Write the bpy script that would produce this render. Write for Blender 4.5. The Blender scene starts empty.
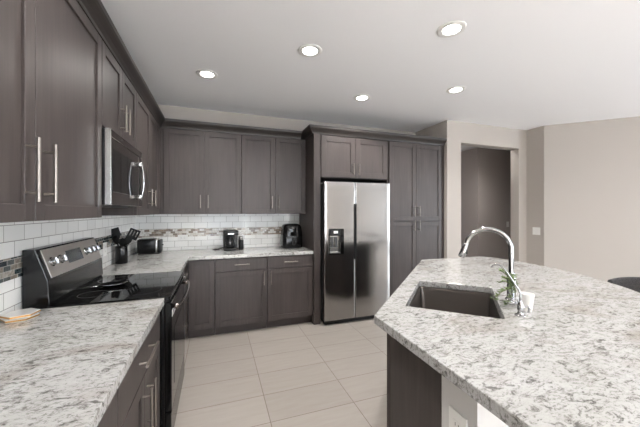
import bpy, bmesh, math, random
from mathutils import Vector, Matrix
random.seed(7)
SC = bpy.context.scene
COL = SC.collection
# ------------------------------------------------------------------ camera
CAMX, CAMZ = 0.923, 1.4066
cam_d = bpy.data.cameras.new('camera'); cam = bpy.data.objects.new('camera', cam_d); COL.objects.link(cam)
cam.location = (CAMX, 0, CAMZ)
cam.rotation_euler = (math.radians(90), 0, math.radians(-19.578))
cam_d.sensor_fit = 'HORIZONTAL'; cam_d.sensor_width = 36.0
cam_d.lens = 293.29 / 640 * 36.0
cam_d.shift_y = -(213.5 - 211.12) / 640
cam_d.clip_start = 0.02
SC.camera = cam
# ------------------------------------------------------------------ world, daylight, exposure
W = bpy.data.worlds.new('world'); SC.world = W; W.use_nodes = True
bg = W.node_tree.nodes['Background']
bg.inputs[0].default_value = (0.80, 0.90, 1.0, 1); bg.inputs[1].default_value = 1.2
def area(name, loc, rot, sx, sy, power, color=(1, 1, 1), shape='RECTANGLE'):
    l = bpy.data.lights.new(name, 'AREA'); l.shape = shape; l.size = sx; l.size_y = sy
    l.energy = power; l.color = color
    o = bpy.data.objects.new(name, l); COL.objects.link(o); o.location = loc; o.rotation_euler = rot
    return o
# daylight through the glazed openings of the living side (behind and to the right of the camera)
area('daylight_rear', (2.1, -4.12, 1.30), (math.radians(90), 0, math.radians(180)), 3.4, 2.2, 430, (0.88, 0.94, 1.0))
area('daylight_right', (8.32, -1.9, 1.35), (math.radians(90), 0, math.radians(90)), 3.2, 1.9, 70, (0.90, 0.95, 1.0))
sun_d = bpy.data.lights.new('sun', 'SUN'); sun_d.energy = 55; sun_d.angle = math.radians(0.6); sun_d.color = (1.0, 0.98, 0.95)
sun = bpy.data.objects.new('sun', sun_d); COL.objects.link(sun)
_sd = Vector((0.10, 0.62, -0.78))          # unseen sun added through the rear glazing; its floor bounce brightens the ceiling
sun.rotation_euler = _sd.to_track_quat('-Z', 'Y').to_euler()
SC.view_settings.view_transform = 'Standard'; SC.view_settings.look = 'None'
SC.view_settings.gamma = 1.0; SC.view_settings.use_curve_mapping = False
SC.view_settings.exposure = 1.52
SC.cycles.use_denoising = True
SC.cycles.max_bounces = 8; SC.cycles.diffuse_bounces = 5; SC.cycles.glossy_bounces = 4
SC.cycles.sample_clamp_indirect = 4.0; SC.cycles.caustics_reflective = False; SC.cycles.caustics_refractive = False

# ------------------------------------------------------------------ materials
def srgb(r, g, b):
    def c(v):
        v /= 255.0
        return v / 12.92 if v <= 0.04045 else ((v + 0.055) / 1.055) ** 2.4
    return (c(r), c(g), c(b), 1.0)
def mat(name, col, rough=0.5, metal=0.0, **kw):
    m = bpy.data.materials.new(name); m.use_nodes = True
    b = m.node_tree.nodes['Principled BSDF']
    b.inputs['Base Color'].default_value = col
    b.inputs['Roughness'].default_value = rough
    b.inputs['Metallic'].default_value = metal
    for k, v in kw.items():
        b.inputs[k.replace('_', ' ')].default_value = v
    return m
class NT:
    def __init__(s, m): s.m = m; s.t = m.node_tree; s.b = s.t.nodes['Principled BSDF']
    def n(s, ty, **props):
        x = s.t.nodes.new(ty)
        for k, v in props.items(): setattr(x, k, v)
        return x
    def l(s, a, b): s.t.links.new(a, b)
    def coord(s, scale=(1, 1, 1), rot=(0, 0, 0), loc=(0, 0, 0), kind='Object'):
        tc = s.n('ShaderNodeTexCoord'); mp = s.n('ShaderNodeMapping')
        mp.inputs['Scale'].default_value = scale; mp.inputs['Rotation'].default_value = rot
        mp.inputs['Location'].default_value = loc
        s.l(tc.outputs[kind], mp.inputs['Vector']); return mp.outputs[0]
    def noise(s, vec, scale, detail=4, rough=0.5, dist=0.0):
        x = s.n('ShaderNodeTexNoise'); x.inputs['Scale'].default_value = scale
        x.inputs['Detail'].default_value = detail; x.inputs['Roughness'].default_value = rough
        x.inputs['Distortion'].default_value = dist; s.l(vec, x.inputs['Vector']); return x.outputs['Fac']
    def ramp(s, fac, stops, interp='LINEAR'):
        x = s.n('ShaderNodeValToRGB'); x.color_ramp.interpolation = interp
        e = x.color_ramp.elements
        while len(e) < len(stops): e.new(0.5)
        for q, (p, c) in zip(e, stops): q.position = p; q.color = c if len(c) == 4 else (*c, 1)
        s.l(fac, x.inputs[0]); return x.outputs[0]
    def mix(s, f, a, b, mode='MIX'):
        x = s.n('ShaderNodeMix', data_type='RGBA', blend_type=mode)
        for sock, v in ((x.inputs[0], f), (x.inputs[6], a), (x.inputs[7], b)):
            if hasattr(v, 'is_linked'): s.l(v, sock)
            else: sock.default_value = v
        return x.outputs[2]
    def bump(s, h, strength=0.2, dist=0.002):
        x = s.n('ShaderNodeBump'); x.inputs['Strength'].default_value = strength
        x.inputs['Distance'].default_value = dist; s.l(h, x.inputs['Height']); s.l(x.outputs[0], s.b.inputs['Normal'])
# painted walls
def paint(name, col, bump=0.08):
    m = mat(name, col, 0.75); t = NT(m); v = t.coord(); h = t.noise(v, 90, 3, 0.6); t.bump(h, bump, 0.002)
    m.node_tree.nodes['Principled BSDF'].inputs['Specular IOR Level'].default_value = 0.25
    return m
M_WALL = paint('wall_paint_greige', srgb(180, 174, 168))
M_CEIL = paint('ceiling_paint', srgb(243, 244, 247), 0.15)
M_HALL = paint('hall_paint_taupe', srgb(178, 171, 168))
M_KNEE = paint('knee_wall_paint', srgb(214, 214, 213))
M_WHITE = mat('white_plastic', srgb(236, 236, 234), 0.35)
M_TRIMW = mat('white_trim', srgb(232, 232, 230), 0.45)
# cabinet wood: stained grey brown, vertical grain
def wood():
    m = mat('cabinet_wood', srgb(112, 101, 97), 0.42, Specular_IOR_Level=0.36); t = NT(m)
    v = t.coord((34, 34, 1.6)); n = t.noise(v, 1.6, 6, 0.62, 0.3)
    v2 = t.coord((3, 3, 0.9)); n2 = t.noise(v2, 2.0, 3, 0.5)
    c1 = t.ramp(n, [(0.3, srgb(57, 51, 50)), (0.72, srgb(76, 69, 67))])
    c2 = t.mix(0.35, c1, t.ramp(n2, [(0.3, srgb(53, 47, 46)), (0.7, srgb(80, 73, 71))]))
    t.l(c2, t.b.inputs['Base Color'])
    t.bump(n, 0.06, 0.001)
    return m
M_WOOD = wood()
M_TOE = mat('toe_kick_wood', srgb(60, 53, 51), 0.5)
M_INNER = mat('cabinet_interior', srgb(60, 54, 52), 0.6)
def brushed(name, col, rough, horizontal=True):
    m = mat(name, col, rough, 1.0); t = NT(m)
    v = t.coord((1, 1, 260) if horizontal else (260, 260, 1)); n = t.noise(v, 3, 3, 0.6)
    r = t.n('ShaderNodeMapRange'); r.inputs['To Min'].default_value = rough - 0.03; r.inputs['To Max'].default_value = rough + 0.05
    t.l(n, r.inputs['Value']); t.l(r.outputs[0], t.b.inputs['Roughness']); t.bump(n, 0.03, 0.0005)
    return m
M_STEEL = brushed('brushed_steel', srgb(200, 199, 196), 0.22)
M_FRIDGE = brushed('fridge_steel', srgb(172, 171, 170), 0.13)
M_HANDLE = mat('satin_nickel', srgb(146, 139, 133), 0.40, 1.0)
M_CHROME = mat('chrome', srgb(176, 176, 177), 0.09, 1.0)
M_SINK = brushed('sink_steel', srgb(98, 93, 90), 0.34)
M_BLACK = mat('black_plastic', srgb(14, 14, 15), 0.4, Specular_IOR_Level=0.35)
M_GLOSS = mat('black_glass', srgb(10, 10, 11), 0.04)
M_BLKENAMEL = mat('black_enamel', srgb(11, 11, 12), 0.2, Specular_IOR_Level=0.4)
M_DARKGREY = mat('dark_grey_plastic', srgb(58, 58, 60), 0.4)
M_RUBBER = mat('silicone_black', srgb(12, 12, 12), 0.6, Specular_IOR_Level=0.25)
M_STEELP = brushed('panel_steel', srgb(208, 203, 198), 0.42)
M_STEELD = mat('polished_dark_steel', srgb(128, 120, 116), 0.14, 1.0)
M_LENS = mat('lamp_lens', srgb(255, 250, 242), 0.5)
_b = M_LENS.node_tree.nodes['Principled BSDF']
_b.inputs['Emission Color'].default_value = (1, 0.96, 0.90, 1); _b.inputs['Emission Strength'].default_value = 6
M_CERAMIC = mat('white_ceramic', srgb(238, 237, 234), 0.2)
M_GOLD = mat('brushed_gold', srgb(190, 145, 85), 0.3, 1.0)
M_LEAF = mat('leaf_green', srgb(104, 124, 76), 0.5)
M_STEM = mat('stem_green', srgb(98, 104, 62), 0.6)
M_GLASS = mat('clear_glass', (1, 1, 1, 1), 0.02, 0.0, Transmission_Weight=1.0, IOR=1.45)
M_TICKER = mat('display_grey', srgb(52, 56, 60), 0.2)
M_PANE = bpy.data.materials.new('window_glass'); M_PANE.use_nodes = True
_t = M_PANE.node_tree; _t.nodes.clear()
_o = _t.nodes.new('ShaderNodeOutputMaterial'); _m = _t.nodes.new('ShaderNodeMixShader'); _a = _t.nodes.new('ShaderNodeBsdfTransparent'); _g = _t.nodes.new('ShaderNodeBsdfGlossy')
_g.inputs['Roughness'].default_value = 0.02; _m.inputs[0].default_value = 0.06
_t.links.new(_a.outputs[0], _m.inputs[1]); _t.links.new(_g.outputs[0], _m.inputs[2]); _t.links.new(_m.outputs[0], _o.inputs[0])
def fabric():
    m = mat('charcoal_fabric', srgb(62, 61, 62), 0.9); t = NT(m)
    v = t.coord(); n = t.noise(v, 160, 3, 0.7)
    t.l(t.ramp(n, [(0.35, srgb(44, 43, 44)), (0.65, srgb(82, 81, 82))]), t.b.inputs['Base Color']); t.bump(n, 0.3, 0.002); return m
M_FABRIC = fabric()
def quartz():
    m = mat('speckled_quartz', srgb(205, 200, 192), 0.12); t = NT(m)
    rot = (0, 0, math.radians(33))
    big = t.noise(t.coord((1.0, 2.0, 1.5), rot), 2.6, 3, 0.5, 0.6)
    mid = t.noise(t.coord((1.0, 1.9, 1.5), rot), 26, 7, 0.70, 0.7)
    fine = t.noise(t.coord((1.0, 1.7, 1.5), (0, 0, math.radians(48)), (3, 5, 1)), 64, 6, 0.75, 0.5)
    base = t.ramp(big, [(0.34, srgb(182, 182, 181)), (0.5, srgb(190, 190, 191)), (0.66, srgb(168, 164, 161))])
    shade = t.ramp(mid, [(0.35, srgb(104, 103, 98)), (0.41, srgb(172, 171, 166)), (0.46, srgb(238, 238, 236)), (0.7, srgb(255, 255, 255))])
    flecks = t.ramp(fine, [(0.34, srgb(84, 82, 77)), (0.41, srgb(190, 188, 184)), (0.46, srgb(255, 255, 255))])
    c = t.mix(0.85, base, shade, 'MULTIPLY'); c = t.mix(0.7, c, flecks, 'MULTIPLY')
    vein = t.noise(t.coord((1.0, 2.2, 1), rot, (1, 2, 0)), 6.0, 7, 0.66, 1.4)
    vr = t.ramp(vein, [(0.484, (0, 0, 0)), (0.5, (1, 1, 1)), (0.516, (0, 0, 0))])
    msk = t.ramp(t.noise(t.coord((1, 1, 1), (0, 0, 0), (7, 1, 0)), 5.0, 2), [(0.45, (0, 0, 0)), (0.6, (1, 1, 1))])
    f0 = t.n('ShaderNodeMath', operation='MULTIPLY'); t.l(vr, f0.inputs[0]); t.l(msk, f0.inputs[1])
    f = t.n('ShaderNodeMath', operation='MULTIPLY'); t.l(f0.outputs[0], f.inputs[0]); f.inputs[1].default_value = 0.75
    c = t.mix(f.outputs[0], c, srgb(96, 93, 85))
    t.l(c, t.b.inputs['Base Color'])
    return m
M_QUARTZ = quartz()
def floor_tile():
    m = mat('floor_porcelain', srgb(200, 190, 180), 0.28); t = NT(m)
    v = t.coord(loc=(-1.268 + 0.612 * 8, -1.95 + 0.305 * 20, 0))
    br = t.n('ShaderNodeTexBrick'); br.offset = 0.0; br.squash = 1.0
    br.inputs['Scale'].default_value = 1.0
    br.inputs['Brick Width'].default_value = 0.612; br.inputs['Row Height'].default_value = 0.305
    br.inputs['Mortar Size'].default_value = 0.0028; br.inputs['Mortar Smooth'].default_value = 0.1
    br.inputs['Bias'].default_value = 0.0
    br.inputs['Color1'].default_value = srgb(170, 164, 158); br.inputs['Color2'].default_value = srgb(163, 157, 151)
    br.inputs['Mortar'].default_value = srgb(122, 110, 102)
    t.l(v, br.inputs['Vector'])
    n = t.noise(t.coord((1.2, 9, 1)), 3.0, 5, 0.6, 0.4)
    c = t.mix(0.5, br.outputs['Color'], t.ramp(n, [(0.3, srgb(232, 228, 224)), (0.7, srgb(255, 255, 255))]), 'MULTIPLY')
    t.l(c, t.b.inputs['Base Color'])
    inv = t.n('ShaderNodeMath', operation='SUBTRACT'); inv.inputs[0].default_value = 1.0
    t.l(br.outputs['Fac'], inv.inputs[1]); t.bump(inv.outputs[0], 0.4, 0.002)
    return m
M_FLOOR = floor_tile()
ROWTOP = 1.340
def subway(name, axis, off):
    """white glazed subway tiles, running bond; axis: which object axis runs along the wall"""
    m = mat(name, srgb(226, 226, 223), 0.10); t = NT(m)
    tc = t.n('ShaderNodeTexCoord'); sp = t.n('ShaderNodeSeparateXYZ'); t.l(tc.outputs['Object'], sp.inputs[0])
    cb = t.n('ShaderNodeCombineXYZ')
    a = t.n('ShaderNodeMath', operation='ADD'); t.l(sp.outputs[axis], a.inputs[0]); a.inputs[1].default_value = off
    b = t.n('ShaderNodeMath', operation='ADD'); t.l(sp.outputs[2], b.inputs[0]); b.inputs[1].default_value = -ROWTOP + 0.0775 * 22
    t.l(a.outputs[0], cb.inputs[0]); t.l(b.outputs[0], cb.inputs[1])
    br = t.n('ShaderNodeTexBrick'); br.offset = 0.5
    br.inputs['Scale'].default_value = 1.0
    br.inputs['Brick Width'].default_value = 0.155; br.inputs['Row Height'].default_value = 0.0775
    br.inputs['Mortar Size'].default_value = 0.0017; br.inputs['Mortar Smooth'].default_value = 0.2
    br.inputs['Bias'].default_value = 0.0
    br.inputs['Color1'].default_value = srgb(248, 248, 246); br.inputs['Color2'].default_value = srgb(236, 236, 234)
    br.inputs['Mortar'].default_value = srgb(148, 144, 140)
    t.l(cb.outputs[0], br.inputs['Vector']); t.l(br.outputs['Color'], t.b.inputs['Base Color'])
    inv = t.n('ShaderNodeMath', operation='SUBTRACT'); inv.inputs[0].default_value = 1.0
    t.l(br.outputs['Fac'], inv.inputs[1]); t.bump(inv.outputs[0], 0.5, 0.002)
    return m
M_SUB_L = subway('subway_tile_left', 1, -1.904 + 0.155 * 20)
M_SUB_B = subway('subway_tile_back', 0, -0.281 + 0.155 * 20)
def mosaic(name, axis, dark):
    m = mat(name, srgb(150, 140, 130), 0.12); t = NT(m)
    tc = t.n('ShaderNodeTexCoord'); sp = t.n('ShaderNodeSeparateXYZ'); t.l(tc.outputs['Object'], sp.inputs[0])
    cb = t.n('ShaderNodeCombineXYZ'); t.l(sp.outputs[axis], cb.inputs[0]); t.l(sp.outputs[2], cb.inputs[1])
    br = t.n('ShaderNodeTexBrick'); br.offset = 0.5
    br.inputs['Scale'].default_value = 1.0
    br.inputs['Brick Width'].default_value = 0.052; br.inputs['Row Height'].default_value = 0.0256
    br.inputs['Mortar Size'].default_value = 0.0012; br.inputs['Bias'].default_value = 0.0
    br.inputs['Color1'].default_value = (0, 0, 0, 1); br.inputs['Color2'].default_value = (1, 1, 1, 1)
    br.inputs['Mortar'].default_value = (0.5, 0.5, 0.5, 1)
    t.l(cb.outputs[0], br.inputs['Vector'])
    if dark:
        st = [(0.0, srgb(58, 74, 78)), (0.22, srgb(92, 98, 98)), (0.4, srgb(42, 52, 58)), (0.55, srgb(150, 142, 132)), (0.7, srgb(74, 88, 92)), (0.85, srgb(184, 180, 172))]
    else:
        st = [(0.0, srgb(232, 230, 224)), (0.2, srgb(176, 160, 146)), (0.34, srgb(240, 239, 236)), (0.5, srgb(146, 130, 118)), (0.62, srgb(214, 206, 196)), (0.78, srgb(150, 138, 128)), (0.9, srgb(240, 240, 238))]
    c = t.ramp(br.outputs['Color'], st, 'CONSTANT')
    n = t.noise(t.coord(), 26, 6, 0.7, 1.5)
    c = t.mix(0.55, c, t.ramp(n, [(0.38, srgb(112, 98, 88)), (0.5, srgb(222, 214, 204)), (0.62, srgb(255, 255, 255))]), 'MULTIPLY')
    c = t.mix(br.outputs['Fac'], c, srgb(186, 182, 176))
    t.l(c, t.b.inputs['Base Color'])
    return m
M_MOS_L = mosaic('glass_mosaic_dark', 1, True)
M_MOS_B = mosaic('stone_mosaic_light', 0, False)

# ------------------------------------------------------------------ mesh helpers
ID = Matrix.Identity(4)
def facing_back(Y):   # local (a, t, z): a -> world x, t (depth into cabinet) -> +y
    return Matrix(((1, 0, 0, 0), (0, 1, 0, Y), (0, 0, 1, 0), (0, 0, 0, 1)))
def facing_left(X):   # cabinets on the left wall: a -> world y, t -> -x
    return Matrix(((0, -1, 0, X), (1, 0, 0, 0), (0, 0, 1, 0), (0, 0, 0, 1)))
class MB:
    def __init__(s, T=ID): s.bm = bmesh.new(); s.T = T
    def _in(s, tmp, T=None):
        M = s.T if T is None else s.T @ T
        bmesh.ops.transform(tmp, matrix=M, verts=tmp.verts)
        me = bpy.data.meshes.new('tmp'); tmp.to_mesh(me); tmp.free(); s.bm.from_mesh(me); bpy.data.meshes.remove(me); return s
    def box(s, a, b, bev=0.0015, seg=1, T=None):
        t = bmesh.new(); bmesh.ops.create_cube(t, size=1)
        lo = [min(p, q) for p, q in zip(a, b)]; hi = [max(p, q) for p, q in zip(a, b)]
        for v in t.verts:
            v.co = Vector([lo[i] + (v.co[i] + 0.5) * (hi[i] - lo[i]) for i in range(3)])
        if bev > 0:
            bev = min(bev, 0.45 * min(h - l for h, l in zip(hi, lo)))
            bmesh.ops.bevel(t, geom=t.edges[:], offset=bev, segments=seg, profile=0.5, affect='EDGES')
        return s._in(t, T)
    def prism(s, pts, z0, z1, bev=0.0, T=None):
        t = bmesh.new(); vs = [t.verts.new((x, y, z0)) for x, y in pts]; f = t.faces.new(vs)
        r = bmesh.ops.extrude_face_region(t, geom=[f])
        for v in r['geom']:
            if isinstance(v, bmesh.types.BMVert): v.co.z = z1
        bmesh.ops.recalc_face_normals(t, faces=t.faces)
        if bev: bmesh.ops.bevel(t, geom=t.edges[:], offset=bev, segments=2, profile=0.5, affect='EDGES')
        return s._in(t, T)
    def lathe(s, prof, seg=32, c=(0, 0, 0), T=None, cap=True):
        t = bmesh.new(); rings = []
        for r, z in prof:
            rings.append([t.verts.new((c[0] + r * math.cos(2 * math.pi * k / seg), c[1] + r * math.sin(2 * math.pi * k / seg), c[2] + z)) for k in range(seg)])
        for A, B in zip(rings, rings[1:]):
            for k in range(seg): t.faces.new((A[k], A[(k + 1) % seg], B[(k + 1) % seg], B[k]))
        if cap:
            t.faces.new(rings[0][::-1]); t.faces.new(rings[-1])
        bmesh.ops.remove_doubles(t, verts=t.verts, dist=1e-6)
        return s._in(t, T)
    def tube(s, pts, r, seg=12, T=None, flat=1.0):
        pts = [Vector(p) for p in pts]; n = len(pts)
        rad = r if isinstance(r, (list, tuple)) else [r] * n
        t = bmesh.new(); rings = []; prev = None
        for i, p in enumerate(pts):
            d = (pts[min(i + 1, n - 1)] - pts[max(i - 1, 0)]).normalized()
            if prev is None:
                up = Vector((0, 0, 1)) if abs(d.z) < 0.9 else Vector((1, 0, 0))
                x = d.cross(up).normalized()
            else:
                x = (prev - d * prev.dot(d)).normalized()
            prev = x; y = d.cross(x)
            rings.append([t.verts.new(p + rad[i] * (math.cos(2 * math.pi * k / seg) * x + flat * math.sin(2 * math.pi * k / seg) * y)) for k in range(seg)])
        for A, B in zip(rings, rings[1:]):
            for k in range(seg): t.faces.new((A[k], A[(k + 1) % seg], B[(k + 1) % seg], B[k]))
        t.faces.new(rings[0][::-1]); t.faces.new(rings[-1])
        return s._in(t, T)
    def sweep(s, path, prof, T=None):
        """profile (outward, z) mitred along a plan path; outward = left-hand normal * -1"""
        t = bmesh.new(); P = [Vector(p) for p in path]; n = len(P); rings = []
        for i in range(n):
            d0 = (P[i] - P[i - 1]).normalized() if i > 0 else None
            d1 = (P[i + 1] - P[i]).normalized() if i < n - 1 else None
            nn = []
            for d in (d0, d1):
                if d is not None: nn.append(Vector((d.y, -d.x)))
            if len(nn) == 2:
                m = (nn[0] + nn[1]); m = m / m.dot(nn[0])
            else: m = nn[0]
            rings.append([t.verts.new((P[i].x + m.x * o, P[i].y + m.y * o, z)) for o, z in prof])
        k = len(prof)
        for A, B in zip(rings, rings[1:]):
            for j in range(k): t.faces.new((A[j], A[(j + 1) % k], B[(j + 1) % k], B[j]))
        t.faces.new(rings[0][::-1]); t.faces.new(rings[-1])
        return s._in(t, T)
    def build(s, name, m, parent=None, smooth=None, **tags):
        bmesh.ops.recalc_face_normals(s.bm, faces=s.bm.faces)
        me = bpy.data.meshes.new(name); s.bm.to_mesh(me); s.bm.free()
        for mm in (m if isinstance(m, (list, tuple)) else [m]): me.materials.append(mm)
        o = bpy.data.objects.new(name, me); COL.objects.link(o)
        if smooth:
            for p in me.polygons: p.use_smooth = True
            if smooth < 170:
                me.update()
                try: me.set_sharp_from_angle(angle=math.radians(smooth))
                except Exception: pass
        if parent:
            o.parent = parent
            P = Matrix.Translation(parent.location) @ parent.rotation_euler.to_matrix().to_4x4()
            o.matrix_parent_inverse = P.inverted() if parent.parent is None else Matrix.Identity(4)
        for k, v in tags.items(): o[k] = v
        return o
def thing(name, label, cat, loc=(0, 0, 0), group=None):
    o = bpy.data.objects.new(name, None); o.empty_display_size = 0.05
    COL.objects.link(o); o.location = loc
    o['label'] = label; o['category'] = cat
    if group: o['group'] = group
    return o
def tagm(o, label, cat, group=None):
    o['label'] = label; o['category'] = cat
    if group: o['group'] = group
    return o
def struct(o): o['kind'] = 'structure'; return o
def copy_tree(o, parent=None):
    c = o.copy(); COL.objects.link(c); c.parent = parent
    for ch in o.children: copy_tree(ch, c)
    return c

# ------------------------------------------------------------------ room shell
HC = 2.729; YB = 4.0985
XR, YR = 8.4, -4.2
struct(MB().box((-0.15, YR - 0.15, -0.12), (XR + 0.15, 6.2, 0.0), 0).build('floor', M_FLOOR))
struct(MB().box((-0.15, YR - 0.15, HC), (XR + 0.15, 6.2, HC + 0.12), 0).build('ceiling', M_CEIL))
struct(MB().box((-0.12, YR, 0), (0, YB + 0.12, HC), 0).build('wall_left', M_WALL))
struct(MB().box((0, YB, 0), (4.19, YB + 0.12, HC), 0).build('wall_back', M_WALL))
YF = 3.39
OX0, OX1, OZ = 4.345, 5.54, 2.42
struct(MB().box((4.085, YF, 0), (4.19, YB, HC), 0).box((4.19, YF, 0), (OX0, YF + 0.14, HC), 0)
       .box((OX0, YF, OZ), (OX1, YF + 0.14, HC), 0).box((OX1, YF, 0), (5.82, YF + 0.14, HC), 0)
       .build('wall_pantry_side', M_WALL))
struct(MB().prism([(5.715, YF), (5.715, 3.115), (8.40, 0.54), (8.52, 0.66), (5.82, 3.25), (5.82, YF)], 0, HC).build('wall_right_angled', M_WALL))
# hallway beyond the opening
struct(MB().box((6.055, 4.64, 0), (8.4, 4.76, HC), 0).box((6.055, 4.76, 0), (6.17, 6.1, HC), 0).build('wall_hall_far', M_HALL))
struct(MB().box((3.0, 6.0, 0), (6.17, 6.12, HC), 0).build('wall_hall_end', M_HALL))
struct(MB().box((4.07, YB + 0.125, 0), (4.19, 6.0, HC), 0).build('wall_hall_left', M_HALL))
struct(MB().box((5.83, 3.41, 0), (8.4, 3.53, HC), 0).build('wall_hall_near', M_HALL))
struct(MB().box((8.4, 0.5, 0), (8.52, 4.76, HC), 0).build('wall_hall_right', M_HALL))
# living side: rear wall with two glazed openings and right wall with a window
def wall_with_hole(name, T, a0, a1, holes):
    mb = MB(T); xs = a0
    for (h0, h1, z0, z1) in holes:
        mb.box((xs, 0, 0), (h0, 0.12, HC), 0)
        if z0 > 0: mb.box((h0, 0, 0), (h1, 0.12, z0), 0)
        mb.box((h0, 0, z1), (h1, 0.12, HC), 0); xs = h1
    mb.box((xs, 0, 0), (a1, 0.12, HC), 0)
    return struct(mb.build(name, M_WALL))
TR = Matrix(((1, 0, 0, 0), (0, -1, 0, YR), (0, 0, 1, 0), (0, 0, 0, 1)))
wall_with_hole('wall_rear', TR, -0.12, XR + 0.12, [(0.4, 3.8, 0.15, 2.45)])
TX = Matrix(((0, 1, 0, XR), (1, 0, 0, 0), (0, 0, 1, 0), (0, 0, 0, 1)))
wall_with_hole('wall_right', TX, YR, 0.5, [(-3.6, -0.2, 0.15, 2.45)])
def win(n, T, a0, a1, z0, z1):
    w = struct(MB(T).box((a0, 0.03, z0), (a0 + 0.05, 0.09, z1)).box((a1 - 0.05, 0.03, z0), (a1, 0.09, z1))
               .box((a0, 0.03, z0), (a1, 0.09, z0 + 0.05)).box((a0, 0.03, z1 - 0.05), (a1, 0.09, z1))
               .box(((a0 + a1) / 2 - 0.03, 0.03, z0), ((a0 + a1) / 2 + 0.03, 0.09, z1)).build('window_%d' % n, M_TRIMW))
    MB(T).box((a0 + 0.05, 0.058, z0 + 0.05), (a1 - 0.05, 0.062, z1 - 0.05), 0).build('pane', M_PANE, w)
win(1, TR, 0.4, 3.8, 0.15, 2.45); win(2, TX, -3.6, -0.2, 0.15, 2.45)
# baseboards
def baseboard(name, a, b, y0, y1):
    return struct(MB().box((a, y0, 0), (b, y1, 0.09), 0.003).build(name, M_TRIMW))
baseboard('baseboard_back', 4.205, OX0, YF - 0.012, YF - 0.001)
baseboard('baseboard_opening', OX1, 5.70, YF - 0.012, YF - 0.001)
_d = Vector((8.40 - 5.715, 0.54 - 3.115)).normalized(); _n = Vector((_d.y, -_d.x))
_p0 = Vector((5.715, 3.115)); _p1 = Vector((8.38, 0.56))
struct(MB().prism([tuple(_p0 + _n * 0.001), tuple(_p1 + _n * 0.001), tuple(_p1 + _n * 0.013), tuple(_p0 + _n * 0.013)], 0, 0.09).build('baseboard_right_angled', M_TRIMW))
# tiled backsplash (structure of the wall)
BS0, BS1 = 0.9142, 1.372
Z_B0, Z_B1 = ROWTOP - 0.0775 * 2 - 0.1025, ROWTOP - 0.0775 * 2
struct(MB().box((0.0, 0.2, BS0), (0.009, YB, BS1), 0).build('wall_left_backsplash', M_SUB_L))
struct(MB().box((0.0095, YB - 0.009, BS0), (2.055, YB, BS1), 0).build('wall_back_backsplash', M_SUB_B))
struct(MB().box((0.0092, 0.2, Z_B0), (0.0115, YB - 0.0095, Z_B1), 0).build('trim_mosaic_left', M_MOS_L))
struct(MB().box((0.0118, YB - 0.0115, Z_B0), (2.055, YB - 0.0092, Z_B1), 0).build('trim_mosaic_back', M_MOS_B))

# ------------------------------------------------------------------ cabinets
DT = 0.020       # door thickness
def door_mesh(T, a0, a1, z0, z1, fr=0.058):
    mb = MB(T)
    mb.box((a0, -DT, z0), (a0 + fr, 0, z1)).box((a1 - fr, -DT, z0), (a1, 0, z1))
    mb.box((a0 + fr, -DT, z0), (a1 - fr, 0, z0 + fr)).box((a0 + fr, -DT, z1 - fr), (a1 - fr, 0, z1))
    mb.box((a0 + fr - 0.002, -DT + 0.010, z0 + fr - 0.002), (a1 - fr + 0.002, -0.003, z1 - fr + 0.002), 0)
    return mb
def bar_handle(T, a, z, L, vertical, parent):
    """round bar pull on two standoffs, local coordinates of the cabinet front"""
    mb = MB(T); r = 0.0058; y = -DT - 0.034
    if vertical:
        mb.tube([(a, y, z - L / 2), (a, y, z + L / 2)], r)
        for s in (-1, 1): mb.tube([(a, -DT + 0.0005, z + s * L * 0.36), (a, y, z + s * L * 0.36)], 0.0045)
    else:
        mb.tube([(a - L / 2, y, z), (a + L / 2, y, z)], r)
        for s in (-1, 1): mb.tube([(a + s * L * 0.36, -DT + 0.0005, z), (a + s * L * 0.36, y, z)], 0.0045)
    return mb.build('handle', M_HANDLE, parent, smooth=50)
def bar_handle_child(T, a, z, L, vertical, door): return bar_handle(T, a, z, L, vertical, door)
def cab(name, label, T, a0, a1, z0, z1, depth, cat='cabinet', group=None, toe=False):
    c = (T @ Vector(((a0 + a1) / 2, depth / 2, z0 if not toe else 0)))
    t = thing(name, label, cat, tuple(c), group)
    g = 0.0006
    b = MB(T).box((a0 + g, 0.0, z0), (a1 - g, depth, z1), 0.001)
    b.build('body', M_WOOD, t)
    if toe: MB(T).box((a0 + g, 0.055, 0.0), (a1 - g, 0.075, z0 - 0.0005), 0).build('toe_kick', M_TOE, t)
    return t
def door(T, t, a0, a1, z0, z1, ha=None, hz=None, L=0.17, fr=0.058):
    d = door_mesh(T, a0 + 0.0018, a1 - 0.0018, z0, z1, fr)
    o = d.build('door', M_WOOD, t); o.matrix_parent_inverse = Matrix.Translation(-Vector(t.location))
    if ha is not None: sub_handle(T, ha, hz, L, True, o)
    return o
def drawer(T, t, a0, a1, z0, z1, ha=None, hz=None, L=0.2):
    mb = MB(T).box((a0 + 0.0018, -DT, z0), (a1 - 0.0018, 0, z1), 0.002)
    o = mb.build('drawer', M_WOOD, t)
    if ha is not None: sub_handle(T, ha, hz, L, False, o)
    return o
def sub_handle(T, a, z, L, vertical, par):
    h = bar_handle(T, a, z, L, vertical, None); h.parent = par; h.matrix_parent_inverse = Matrix.Identity(4)
    # the parent's world matrix is identity in effect (mesh coordinates are world coordinates)
    return h

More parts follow.
